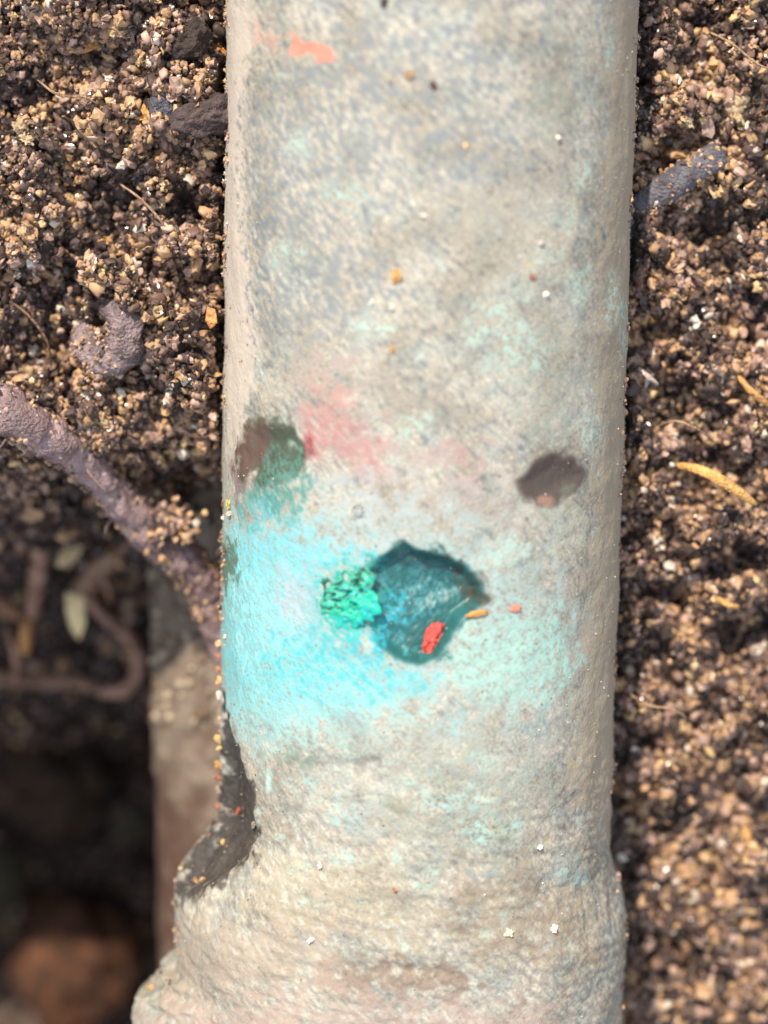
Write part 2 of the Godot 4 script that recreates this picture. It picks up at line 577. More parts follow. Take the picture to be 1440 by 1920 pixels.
	patch([596, 1090, 640, 1052, 700, 1064, 722, 1120, 706, 1180, 650, 1198, 604, 1172], [30, 186, 162], 0.4, 0.6, 0.8, 0.9)
	patch([540, 1190, 640, 1206, 720, 1228, 770, 1262, 680, 1300, 560, 1290, 500, 1250], [84, 200, 208], 0.9, 1.2, 0.8, 1.3)
	patch([450, 1000, 600, 1030, 590, 1070, 500, 1090, 440, 1060], [128, 220, 232], 0.8, 1.2, 0.7, 1.3)
	# hollow on the left flank, smear, lower crust
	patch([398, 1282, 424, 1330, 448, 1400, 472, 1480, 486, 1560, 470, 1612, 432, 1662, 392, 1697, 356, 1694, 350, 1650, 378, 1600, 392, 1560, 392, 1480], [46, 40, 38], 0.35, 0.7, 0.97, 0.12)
	patch([500, 1418, 560, 1405, 640, 1412, 720, 1408, 735, 1440, 660, 1460, 590, 1462, 530, 1448], [140, 136, 130], 0.4, 0.9, 0.85, 0.5)
	spot(560, 1432, 34, 16, [112, 148, 128], 0.6, 0.4)
	spot(745, 1512, 28, 20, [116, 130, 110], 0.6, 0.5)
	spot(905, 1440, 22, 14, [192, 230, 218], 0.75, 0.3)
	patch([870, 1490, 925, 1500, 962, 1540, 950, 1612, 905, 1590, 870, 1545], [180, 222, 206], 0.7, 0.9, 0.9, 0.9)
	patch([620, 1460, 700, 1470, 720, 1590, 660, 1580, 620, 1530], [184, 202, 204], 0.6, 1.1, 0.6, 0.5)
	spot(505, 1465, 7, 20, [196, 238, 232], 0.9)
	patch([470, 1600, 640, 1590, 860, 1700, 800, 1790, 620, 1740, 500, 1700], [200, 190, 160], 0.9, 1.8, 0.6, 0.8)
	patch([820, 1640, 980, 1620, 1100, 1700, 1080, 1800, 900, 1780], [176, 156, 130], 0.9, 1.6, 0.7, 0.5)
	patch([620, 1812, 720, 1800, 850, 1818, 890, 1850, 760, 1862, 660, 1846], [136, 116, 100], 0.4, 0.9, 0.85, 0.3)
	patch([400, 1700, 640, 1730, 640, 1830, 420, 1850, 330, 1780], [188, 170, 152], 0.9, 1.4, 0.6, 0.3)
	patch([440, 1862, 700, 1856, 1000, 1884, 1060, 1960, 320, 1960], [194, 168, 158], 0.8, 1.4, 0.7, 0.3)
	spot(340, 1895, 40, 20, [206, 216, 210], 0.7, 0.4)
	patch([440, 1400, 900, 1400, 1140, 1480, 1180, 1960, 250, 1960, 330, 1600], [176, 158, 138], 1.6, 2.0, 0.3, 0.9)
	for q in 70:
		spot(rng.randf_range(470, 1100), rng.randf_range(1430, 1800), rng.randf_range(5, 16), rng.randf_range(4, 10), [[228, 226, 208], [196, 226, 214], [214, 194, 152], [146, 132, 118]][q % 4], 0.7, 0.5)
	for q in 34:
		spot(rng.randf_range(480, 1090), rng.randf_range(1330, 1640), rng.randf_range(14, 42), rng.randf_range(10, 26), [[186, 224, 212], [158, 164, 162], [176, 212, 208], [206, 204, 192]][q % 4], 0.75, 1.2)
	for q in 60:
		spot(rng.randf_range(480, 1130), rng.randf_range(10, 800), rng.randf_range(4, 10), rng.randf_range(3, 7), [[226, 224, 208], [206, 226, 216], [128, 124, 126], [214, 190, 150]][q % 4], 0.6, 0.4)


func pipe_textures() -> StandardMaterial3D:
	var n := TW * TH
	var to := PackedByteArray()
	to.resize(1024)
	for i in 1024:
		var c := Color(i / 1023.0, 0, 0).srgb_to_linear()
		to[i] = int(clampf(Color(c.r * TONE, 0, 0).linear_to_srgb().r * 255.0 + 0.5, 0, 255))
	var rgb := PackedByteArray()
	rgb.resize(n * 3)
	var rough := PackedByteArray()
	rough.resize(n)
	var high := PackedByteArray()
	high.resize(n)
	for k in n:
		rgb[k * 3] = to[clampi(int(cr[k] * 1023.0), 0, 1023)]
		rgb[k * 3 + 1] = to[clampi(int(cg[k] * 1023.0), 0, 1023)]
		rgb[k * 3 + 2] = to[clampi(int(cb[k] * 1023.0), 0, 1023)]
		rough[k] = int(clampf(wet[k], 0.05, 1.0) * 255.0)
		high[k] = int(clampf(bump[k], 0.0, 1.0) * 255.0)
	var m := StandardMaterial3D.new()
	m.resource_name = "weathered metal with salts"
	m.texture_repeat = false
	m.albedo_texture = ImageTexture.create_from_image(Image.create_from_data(TW, TH, false, Image.FORMAT_RGB8, rgb))
	m.roughness_texture = ImageTexture.create_from_image(Image.create_from_data(TW, TH, false, Image.FORMAT_L8, rough))
	m.roughness_texture_channel = BaseMaterial3D.TEXTURE_CHANNEL_RED
	m.roughness = 1.0
	m.heightmap_enabled = true
	m.heightmap_texture = ImageTexture.create_from_image(Image.create_from_data(TW, TH, false, Image.FORMAT_L8, high))
	m.heightmap_scale = 0.0035
	return m


func tube_mesh(first: float, last_fine: float, far_low: float, far_high: float, radius: Callable) -> ArrayMesh:
	var rows: Array = []
	if far_low < first:
		for k in 12:
			rows.append(lerpf(far_low, first, k / 12.0))
	var ds := (S1 - S0) / GR
	var j0 := int((first - S0) / ds)
	var j1 := int((last_fine - S0) / ds)
	for j in range(j0, j1 + 1):
		rows.append(S0 + j * ds)
	for k in 12:
		if far_high > last_fine:
			rows.append(lerpf(last_fine, far_high, (k + 1) / 12.0))
	var cols: Array = []
	for i in GC + 1:
		cols.append(HALF * (2.0 * i / GC - 1.0))
	for i in range(1, 41):
		cols.append(HALF + (TAU - 2.0 * HALF) * i / 40.0)
	var v := PackedVector3Array()
	var uv := PackedVector2Array()
	var f := PackedInt32Array()
	var w := cols.size()
	for s in rows:
		var tv: float = (s - S0) / (S1 - S0)
		tv = absf(tv) if tv < 0.0 else 2.0 - tv if tv > 1.0 else tv
		for i in w:
			var th: float = cols[i]
			var r: float = radius.call(th, s) if i <= GC else radius.call(HALF, s) * (1.0 - (i - GC) / 40.0) + radius.call(-HALF, s) * (i - GC) / 40.0
			v.append(Vector3(sin(th) * r, cos(th) * r, s) * MM)
			uv.append(Vector2(float(i) / GC if i <= GC else 1.0 - (i - GC) / 40.0, tv))
	for j in rows.size() - 1:
		for i in w - 1:
			var k := j * w + i
			f.append_array([k, k + 1, k + w, k + 1, k + w + 1, k + w])
	return surface(v, f, PackedColorArray(), uv)


func build_pipe() -> void:
	relief.resize((GC + 1) * (GR + 1))
	for j in GR + 1:
		var s := S0 + (S1 - S0) * j / GR
		var low := 0.15 * smoothstep(-12.0, -4.0, s) + 0.85 * smoothstep(9.0, 17.0, s)
		for i in GC + 1:
			var a := HALF * RAD * (2.0 * i / GC - 1.0)
			var n2 := fleck.get_noise_2d((a + s) * 0.5, (s - a) * 0.9)
			relief[j * (GC + 1) + i] = broad.get_noise_2d(a, s) * (0.12 + 0.04 * low) + n2 * (0.008 + 0.022 * low) + ragged.get_noise_2d(a * 1.6, s * 1.6) * (0.008 + 0.02 * low) + ragged.get_noise_2d(a * 0.45 + 20.0, s * 2.0 - a * 0.3) * 0.085 * low
	carve([690, 1062, 724, 1034, 757, 1014, 790, 1030, 840, 1042, 880, 1062, 906, 1094, 914, 1124, 900, 1146, 868, 1164, 848, 1200, 822, 1238, 788, 1252, 742, 1238, 706, 1214, 640, 1190, 640, 1090], 0.88, 0.62, 0.03, RAD, 2.9, 0.08)
	carve([735, 1050, 800, 1052, 860, 1075, 890, 1110, 860, 1140, 800, 1150, 740, 1120], 0.3, 1.0, 0.1)
	carve([452, 836, 470, 798, 492, 788, 545, 793, 572, 830, 576, 868, 545, 900, 480, 905, 440, 880], 0.3, 1.1, 0.1)
	carve([968, 902, 1002, 860, 1040, 845, 1080, 860, 1097, 888, 1078, 922, 1046, 944, 1010, 950, 984, 932], 0.24, 1.0, 0.04)
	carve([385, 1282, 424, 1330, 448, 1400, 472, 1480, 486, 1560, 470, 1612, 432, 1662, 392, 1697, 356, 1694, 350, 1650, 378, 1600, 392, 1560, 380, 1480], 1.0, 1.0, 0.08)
	carve([520, 1415, 640, 1412, 730, 1408, 735, 1436, 660, 1456, 590, 1458], 0.12, 0.7)
	carve([620, 1816, 720, 1806, 850, 1822, 885, 1850, 760, 1860, 660, 1846], 0.22, 0.8, 0.3, 12.2)
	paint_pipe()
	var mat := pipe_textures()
	var pipe := base("corroded_pipe", pipe_frame.origin * MM)
	pipe.basis = pipe_frame.basis
	tag(pipe, "thick pale corroded metal pipe with turquoise salts and dark pits running down the trench", "pipe")
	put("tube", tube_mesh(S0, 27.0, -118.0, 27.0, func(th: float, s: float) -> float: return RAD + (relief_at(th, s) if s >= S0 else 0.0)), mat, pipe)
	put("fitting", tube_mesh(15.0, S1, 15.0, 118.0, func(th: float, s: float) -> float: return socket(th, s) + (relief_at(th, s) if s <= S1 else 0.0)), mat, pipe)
	var rows := PackedFloat32Array()
	for i in 9000:
		var th := rng.randf_range(-1.62, 1.62)
		var s := rng.randf_range(-34.0, 38.0)
		if fleck.get_noise_2d(th * 11.0 + 50.0, s) < rng.randf_range(-0.2, 0.35) and absf(th) < 1.3:
			continue
		var z := 0.018 + 0.05 * pow(rng.randf(), 3.0)
		var r := outer(th, s) + z * 0.3
		var k := rng.randf()
		var col := lin(206, 194, 172, 0.56) if k < 0.55 else lin(226, 220, 206, 0.6) if k < 0.8 else lin(140, 122, 104, 0.56)
		row(rows, Vector3(sin(th) * r, cos(th) * r, s), Vector3(z, z * 0.6, z * 1.2), col)
	scatter("clinging_dust", unit_grain(229, 0, true, 0.4), matte("sand", 0.4), rows, "", pipe)
	var stuck := PackedFloat32Array()
	for i in 2600:
		var left := rng.randf() < 0.45
		var th := rng.randf_range(1.3, 1.66) * (-1.0 if left else 1.0)
		var s := rng.randf_range(-34.0, 36.0)
		if broad.get_noise_2d(s * 1.6, 30.0 if left else 80.0) + 0.5 * fleck.get_noise_2d(th * 8.0, s) < 0.12:
			continue
		var z := 0.04 + 0.13 * pow(rng.randf(), 2.5)
		var r := outer(th, s) + z * 0.2
		row(stuck, Vector3(sin(th) * r, cos(th) * r, s), Vector3(z, z * 0.7, z * 1.2), soil_color())
	scatter("clinging_soil", unit_grain(233, 1, true, 0.5), matte("sand", 0.35), stuck, "", pipe)
	# crusts and flakes fast to the metal
	var mound := crust(1.6, 0.2, 5)
	var o := put("corrosion_mound", mound, matte("green copper crust", 0.5), pipe)
	seat_on_pipe(o, 654, 1122, 0.0)
	tag(o, "bright turquoise bubbled crust beside the large pit", "")
	o = put("red_oxide_flake", blob(Vector3(0.44, 0.22, 0.84), 21, 0.42, 4, lin(232, 92, 78, 0.8), lin(190, 70, 62, 0.7)), matte("red oxide", 0.6), pipe)
	seat_on_pipe(o, 812, 1206, 0.1, -0.35)
	tag(o, "coral red flake in the large pit", "")
	o = put("amber_flake", blob(Vector3(0.55, 0.09, 0.16), 37, 0.3, 2, lin(236, 172, 90, 0.7), lin(200, 130, 60, 0.6)), matte("amber flake", 0.4), pipe)
	seat_on_pipe(o, 893, 1150, 0.12, 0.15)
	tag(o, "thin amber flake at the rim of the large pit", "")
	o = put("salmon_scale", blob(Vector3(0.3, 0.07, 0.2), 39, 0.3, 2, lin(240, 160, 130, 0.7), lin(224, 140, 116, 0.6)), matte("bare copper", 0.45), pipe)
	seat_on_pipe(o, 965, 1140, 0.05)
	tag(o, "small salmon scale right of the large pit", "")


func seat_on_pipe(o: Node3D, px: float, py: float, lift := 0.0, turn := 0.0) -> void:
	var p := pipe_spot(px, py, lift)
	var up := Vector3(p.x, p.y, 0).normalized()
	var side := up.cross(Vector3(0, 0, 1)).normalized()
	o.transform = Transform3D(Basis(side, up, Vector3(0, 0, 1)) * Basis(Vector3.UP, turn), p * MM)


func crust(radius: float, height: float, s: int) -> ArrayMesh:      # a bubbled, holed mound
	var cells := FastNoiseLite.new()
	cells.seed = s
	cells.noise_type = FastNoiseLite.TYPE_CELLULAR
	cells.frequency = 1.25
	cells.domain_warp_enabled = true
	cells.domain_warp_amplitude = 0.8
	cells.domain_warp_frequency = 1.0
	cells.cellular_return_type = FastNoiseLite.RETURN_DISTANCE2_SUB
	var v := PackedVector3Array()
	var c := PackedColorArray()
	var f := PackedInt32Array()
	var nr := 44
	var na := 120
	for i in nr + 1:
		for k in na:
			var g := TAU * k / na
			var q := float(i) / nr
			var edge := radius * (1.0 + 0.36 * ragged.get_noise_2d(cos(g) * 1.9, sin(g) * 1.9 + 70.0))
			var x := cos(g) * q * edge * 0.94
			var z := sin(g) * q * edge * 1.08
			var b := cells.get_noise_2d(x, z) + 1.0
			var hole := smoothstep(0.05, 0.5, fleck.get_noise_2d(x * 1.3 + 9.0, z * 2.6) - 0.55 * (x * 0.6 + z) / radius - 0.02)
			var y := height * (sqrt(maxf(0.0, 1.0 - q * q)) - 0.25) + 0.2 * clampf(b, 0.0, 0.6) * (1.0 - q * q * q) + 0.12 * ragged.get_noise_2d(x * 2.0, z * 2.0) - hole * 0.4 * (1.0 - q)
			v.append(Vector3(x, y, z) * MM)
			var col := lin(2, 218, 180, 0.55).lerp(lin(24, 206, 200, 0.55), clampf(0.4 + broad.get_noise_2d(x * 4.0, z * 4.0) * 1.5, 0.0, 1.0))
			var pale := smoothstep(0.0, 0.5, fine.get_noise_2d(x, z) + 0.25 - (x + z * 1.3) / radius * 0.45)
			col = col.lerp(lin(104, 200, 162, 0.5), pale * 0.6)
			col = col.lerp(lin(44, 92, 76, 0.5), hole * 0.9)
			c.append(col)
	for i in nr:
		for k in na:
			var a := i * na + k
			var b2 := i * na + (k + 1) % na
			f.append_array([a, a + na, b2, b2, a + na, b2 + na])
	return surface(v, f, c)


# ------------------------------------------------------------------ loose shapes

func ico(level: int) -> Array:
	var t := (1.0 + sqrt(5.0)) / 2.0
	var v: Array = [Vector3(-1, t, 0), Vector3(1, t, 0), Vector3(-1, -t, 0), Vector3(1, -t, 0), Vector3(0, -1, t), Vector3(0, 1, t), Vector3(0, -1, -t), Vector3(0, 1, -t), Vector3(t, 0, -1), Vector3(t, 0, 1), Vector3(-t, 0, -1), Vector3(-t, 0, 1)]
	for i in 12:
		v[i] = v[i].normalized()
	var f: Array = [0, 11, 5, 0, 5, 1, 0, 1, 7, 0, 7, 10, 0, 10, 11, 1, 5, 9, 5, 11, 4, 11, 10, 2, 10, 7, 6, 7, 1, 8, 3, 9, 4, 3, 4, 2, 3, 2, 6, 3, 6, 8, 3, 8, 9, 4, 9, 5, 2, 4, 11, 6, 2, 10, 8, 6, 7, 9, 8, 1]
	for l in level:
		var mids := {}
		var g: Array = []
		for i in range(0, f.size(), 3):
			var m: Array = []
			for k in 3:
				var a: int = f[i + k]
				var b: int = f[i + (k + 1) % 3]
				var key := Vector2i(mini(a, b), maxi(a, b))
				if not mids.has(key):
					mids[key] = v.size()
					v.append(((v[a] + v[b]) * 0.5).normalized())
				m.append(mids[key])
			g.append_array([f[i], m[0], m[2], f[i + 1], m[1], m[0], f[i + 2], m[2], m[1], m[0], m[1], m[2]])
		f = g
	return [v, f]


func blob(r: Vector3, s: int, rough: float, level: int, c1: Color, c2: Color, flat := false) -> ArrayMesh:
	var shape := ico(level)
	var v := PackedVector3Array()
	var c := PackedColorArray()
	var f := PackedInt32Array()
	var off := Vector3(s * 3.17, s * 1.31, -s * 2.3)
	for p: Vector3 in shape[0]:
		var n := ragged.get_noise_3dv(p * 1.3 + off)
		var n2 := ragged.get_noise_3dv(p * 3.6 - off)
		v.append(p * r * (1.0 + rough * (n * 1.8 + n2 * 0.8)) * MM)
		c.append(c1.lerp(c2, clampf(0.5 + n2 * 1.6, 0.0, 1.0)))
	for i in range(0, shape[1].size(), 3):
		f.append_array([shape[1][i], shape[1][i + 2], shape[1][i + 1]])
	return surface(v, f, c, PackedVector2Array(), flat)


func sweep(path: Array, radii: Array, s: int, rough: float, c1: Color, c2: Color, sides := 20, flatten := 1.0) -> ArrayMesh:   # a tapered, knobbly stem along a smooth curve
	var curve := Curve3D.new()
	for i in path.size():
		var before: Vector3 = path[maxi(i - 1, 0)]
		var after: Vector3 = path[mini(i + 1, path.size() - 1)]
		curve.add_point(path[i], (before - after) / 6.0, (after - before) / 6.0)
	curve.bake_interval = 0.2
	var length := curve.get_baked_length()
	var steps := maxi(12, int(length / 0.22))
	var v := PackedVector3Array()
	var c := PackedColorArray()
	var f := PackedInt32Array()
	for i in steps + 1:
		var d := length * i / steps
		var p := curve.sample_baked(d, true)
		var q := curve.sample_baked(minf(d + 0.1, length), true)
		var q0 := curve.sample_baked(maxf(d - 0.1, 0.0), true)
		var t := (q - q0).normalized()
		var side := t.cross(Vector3.UP).normalized()
		var up := side.cross(t).normalized()
		var k := float(i) / steps * (radii.size() - 1)
		var r: float = lerpf(radii[int(k)], radii[mini(int(k) + 1, radii.size() - 1)], k - int(k))
		if i == 0 or i == steps:
			r *= 0.35
		for j in sides:
			var g := TAU * j / sides
			var dir := side * cos(g) + up * sin(g) * flatten
			var n := ragged.get_noise_3d(p.x * 0.9 + cos(g) * 0.9 + s * 7.0, p.y * 0.9 + sin(g) * 0.9, p.z * 0.9)
			var n2 := fine.get_noise_3d(p.x + cos(g) * r, p.y + sin(g) * r + s, p.z)
			v.append((p + dir * r * (1.0 + rough * (n * 1.6 + n2 * 0.6 + 0.35 * sin(g * 5.0 + n * 9.0 + d * 0.5)))) * MM)
			c.append(c1.lerp(c2, clampf(0.5 + n * 1.3 + n2 * 0.7, 0.0, 1.0)))
	for i in steps:
		for j in sides:
			var a := i * sides + j
			var b := i * sides + (j + 1) % sides
			f.append_array([a, a + sides, b, b, a + sides, b + sides])
	for e in 2:
		var first := 0 if e == 0 else steps * sides
		var mid := v.size()
		var sum := Vector3.ZERO
		for j in sides:
			sum += v[first + j]
		v.append(sum / sides)
		c.append(c[first])
		for j in sides:
			var a := first + j
			var b := first + (j + 1) % sides
			f.append_array([mid, a, b] if e == 0 else [mid, b, a])
	return surface(v, f, c)


func scatter(called: String, m: Mesh, mat: Material, rows: PackedFloat32Array, label: String, parent: Node3D = null) -> void:
	var mm := MultiMesh.new()
	mm.transform_format = MultiMesh.TRANSFORM_3D
	mm.use_colors = true
	mm.mesh = m
	mm.instance_count = rows.size() / 16
	mm.buffer = rows
	var o := MultiMeshInstance3D.new()
	o.multimesh = mm
	o.material_override = mat
	o.set_meta("kind", "stuff")
	if parent:
		o.name = called
		parent.add_child(o, true)
	else:
		o.name = numbered(called)
		o.set_meta("label", label)
		o.set_meta("category", "soil")
		add_child(o, true)


func row(rows: PackedFloat32Array, p: Vector3, size: Vector3, c: Color) -> void:
	var b := Basis.from_euler(Vector3(rng.randf() * TAU, rng.randf() * TAU, rng.randf() * TAU)).scaled_local(size * MM)
	rows.append_array([b.x.x, b.y.x, b.z.x, p.x * MM, b.x.y, b.y.y, b.z.y, p.y * MM, b.x.z, b.y.z, b.z.z, p.z * MM, c.r, c.g, c.b, 1.0])


func grain_mesh(s: int, level: int, flat: bool, rough: float) -> ArrayMesh:
	return blob(Vector3(1, 1, 1) / MM * 0.001, s, rough, level, Color(1, 1, 1), Color(0.8, 0.78, 0.76), flat)


func unit_grain(s: int, level: int, flat: bool, rough: float) -> ArrayMesh:     # one metre across: copies scale it down
	return blob(Vector3(1, 1, 1) / MM, s, rough, level, Color(1, 1, 1), Color(0.72, 0.7, 0.68), flat)


func clear_of_pipes(p: Vector3, r: float) -> bool:
	var q := pipe_frame.affine_inverse() * p
	var rad := RAD if q.z < 17.0 else 13.3
	if Vector2(q.x, q.y).length() < rad + r * 0.5:
		return false
	var l := p - Vector3(-6.7, lower_y(p.z), p.z)
	return Vector2(l.x, l.y).length() > 8.4 or p.z < -6.0


func soil_color() -> Color:
	var u := rng.randf()
	var k := rng.randf_range(0.7, 1.25)
	if u < 0.31:
		return lin(212, 170, 130, 0.68 * k)      # ochre sand
	if u < 0.48:
		return lin(210, 174, 156, 0.68 * k)      # pinkish sand
	if u < 0.74:
		return lin(148, 116, 100, 0.62 * k)      # brown crumb
	if u < 0.92:
		return lin(104, 83, 76, 0.6 * k)        # dark crumb
	if u < 0.97:
		return lin(234, 198, 146, 0.66 * k)      # gold
	return lin(244, 228, 210, 0.78 * minf(k, 1.0))   # quartz


func soil_top(x: float, z: float) -> float:      # the built ground, read back quickly
	var i := clampi(int((x + 36.0) / 62.0 * (heights_wide - 1) + 0.5), 0, heights_wide - 1)
	var rows := heights.size() / heights_wide
	var j := clampi(int((z + 38.0) / 80.0 * (rows - 1) + 0.5), 0, rows - 1)
	return heights[j * heights_wide + i]


func build_soil() -> void:
	var sets: Array = []
	for k in 6:
		sets.append(PackedFloat32Array())
	var cover := FastNoiseLite.new()
	set_noise(cover, 71, 0.16, 3)
	var total := 260000
	for i in total:
		var x := rng.randf_range(-32.0, 25.0)
		var z := rng.randf_range(-36.0, 38.0)
		var dx := x - axis_x(z)
		if absf(dx) < 9.5 and z < -8.0 or x > 3.0 and dx < 10.0:
			continue
		var h := soil_top(x, z)
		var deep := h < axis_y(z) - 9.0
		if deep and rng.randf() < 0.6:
			continue
		var dn := cover.get_noise_2d(x, z)
		if dn < -0.18 and rng.randf() < 0.55:
			continue
		var u := rng.randf()
		var r := 0.06 + 0.27 * u * u * u * u + 0.05 * rng.randf()
		if dx > 0.0:
			r *= 1.0 + 0.25 * smoothstep(2.0, 25.0, z)
		if deep:
			r *= rng.randf_range(1.0, 1.8)
		var p := Vector3(x, h + r * rng.randf_range(-0.3, 1.1), z)
		if not clear_of_pipes(p, r):
			continue
		var c := soil_color()
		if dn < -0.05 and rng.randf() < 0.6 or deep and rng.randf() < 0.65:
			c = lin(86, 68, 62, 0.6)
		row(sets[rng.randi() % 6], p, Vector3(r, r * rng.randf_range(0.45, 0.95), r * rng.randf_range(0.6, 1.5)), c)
	# crumbs: little heaps of grains stuck together
	for i in 620:
		var x := rng.randf_range(-30.0, 24.0)
		var z := rng.randf_range(-35.0, 37.0)
		var dx := x - axis_x(z)
		if absf(dx) < 11.5:
			continue
		var h := soil_top(x, z)
		if h < axis_y(z) - 9.0:
			continue
		var R := rng.randf_range(0.4, 1.1)
		for k in int(46.0 * R * R) + 14:
			var d := Vector3(rng.randfn(), absf(rng.randfn()) * 0.9, rng.randfn()).normalized() * R * rng.randf_range(0.8, 1.05)
			var r := rng.randf_range(0.08, 0.23)
			var p := Vector3(x, h, z) + d
			if clear_of_pipes(p, r):
				row(sets[rng.randi() % 6], p, Vector3(r, r * rng.randf_range(0.6, 1.0), r), soil_color())
	var names := ["sand_grains", "sand_grains", "soil_crumbs", "soil_crumbs", "sand_grains", "soil_crumbs"]
	var labels := ["angular ochre sand grains scattered over the soil", "flat sand grains scattered over the soil", "rounded brown soil crumbs lying loose", "uneven brown soil crumbs lying loose", "chipped bright sand grains in the soil", "small lumpy soil crumbs between the sand"]
	for k in 6:
		var sharp: bool = names[k] == "sand_grains"
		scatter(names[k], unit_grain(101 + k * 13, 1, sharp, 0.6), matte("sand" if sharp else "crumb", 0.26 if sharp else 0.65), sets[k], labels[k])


# ------------------------------------------------------------------ the pipe below

func lower_y(z: float) -> float:
	return -17.6 - 0.15 * z


func build_lower_pipe() -> void:
	var o := base("buried_pipe", Vector3(-6.7, lower_y(0.0), 0.0) * MM)
	tag(o, "narrower dirt coated brown pipe lying in shade below the pale pipe", "pipe")
	o.rotation.x = atan(0.15)
	var v := PackedVector3Array()
	var c := PackedColorArray()
	var f := PackedInt32Array()
	var na := 150
	var rows := 330
	for j in rows + 1:
		var s := -14.0 + 80.0 * j / rows
		for i in na:
			var g := TAU * i / na
			var x := sin(g) * 8.0
			var y := cos(g) * 8.0
			var dirt := clampf(0.75 + 0.9 * ragged.get_noise_3d(x * 0.5, y * 0.5, s * 0.5) - 0.75 * smoothstep(14.0, 19.0, s + 2.0 * broad.get_noise_3d(x, y, s)), 0.0, 1.0)
			var r := 8.0 + 0.22 * dirt + 0.3 * fleck.get_noise_3d(x * 0.6, y * 0.6, s * 0.6) * dirt + 0.06 * broad.get_noise_3d(x, y, s)
			v.append(Vector3(sin(g) * r, cos(g) * r, s) * MM)
			c.append(lin(118, 88, 72, 0.5).lerp(lin(166, 148, 130, 0.55), clampf(dirt * 1.2 + fleck.get_noise_3d(x, y, s) * 0.3, 0.0, 1.0)))
	for j in rows:
		for i in na:
			var a := j * na + i
			var b := j * na + (i + 1) % na
			f.append_array([a, b, a + na, b, b + na, a + na])
	put("tube", surface(v, f, c), matte("dirt coated metal", 0.6), o)
	var rowsb := PackedFloat32Array()
	for i in 420:
		var g := rng.randf_range(-1.3, 0.2)
		var s := rng.randf_range(-3.0, 30.0)
		if s > 13.0:
			continue
		var r := rng.randf_range(0.1, 0.32)
		var col := lin(206, 188, 160, 0.7) if rng.randf() < 0.4 else lin(140, 116, 92, 0.6)
		row(rowsb, Vector3(sin(g) * 8.25, cos(g) * 8.25, s), Vector3(r, r * 0.8, r), col)
	scatter("clinging_dirt", unit_grain(211, 1, false, 0.4), matte("crumb", 0.7), rowsb, "", o)


# ------------------------------------------------------------------ roots, sticks, leaves, stones

func px_path(points: Array) -> Array:       # triples: where it is seen, and how high it lies
	var out: Array = []
	for i in range(0, points.size(), 3):
		out.append(at(points[i], points[i + 1], points[i + 2]))
	return out


func stem(called: String, label: String, category: String, points: Array, radii: Array, rough: float, c1: Color, c2: Color, gloss := 0.7, group := "", flatten := 1.0, dust := 0) -> MeshInstance3D:
	var path := px_path(points)
	var origin: Vector3 = path[0]
	for i in path.size():
		path[i] -= origin
	var o := put(called, sweep(path, radii, used.size() + points.size(), rough, c1, c2, 20, flatten), matte("bark", gloss))
	o.position = origin * MM
	tag(o, label, category, group)
	if dust > 0:
		var rows := PackedFloat32Array()
		for i in dust:
			var k := rng.randf() * (path.size() - 1.001)
			var p: Vector3 = path[int(k)].lerp(path[int(k) + 1], k - int(k))
			var r: float = radii[mini(int(k), radii.size() - 1)]
			var t: Vector3 = (path[int(k) + 1] - path[int(k)]).normalized()
			var side := t.cross(Vector3.UP).normalized()
			var g := rng.randf_range(-0.4, PI + 0.4)
			var q := p + (side * cos(g) + Vector3.UP * sin(g) * flatten) * r * rng.randf_range(0.9, 1.05)
			var z := rng.randf_range(0.05, 0.17)
			row(rows, q, Vector3(z, z * 0.7, z), soil_color())
		scatter("clinging_dirt", crumb, matte("sand", 0.5), rows, "", o)
	return o


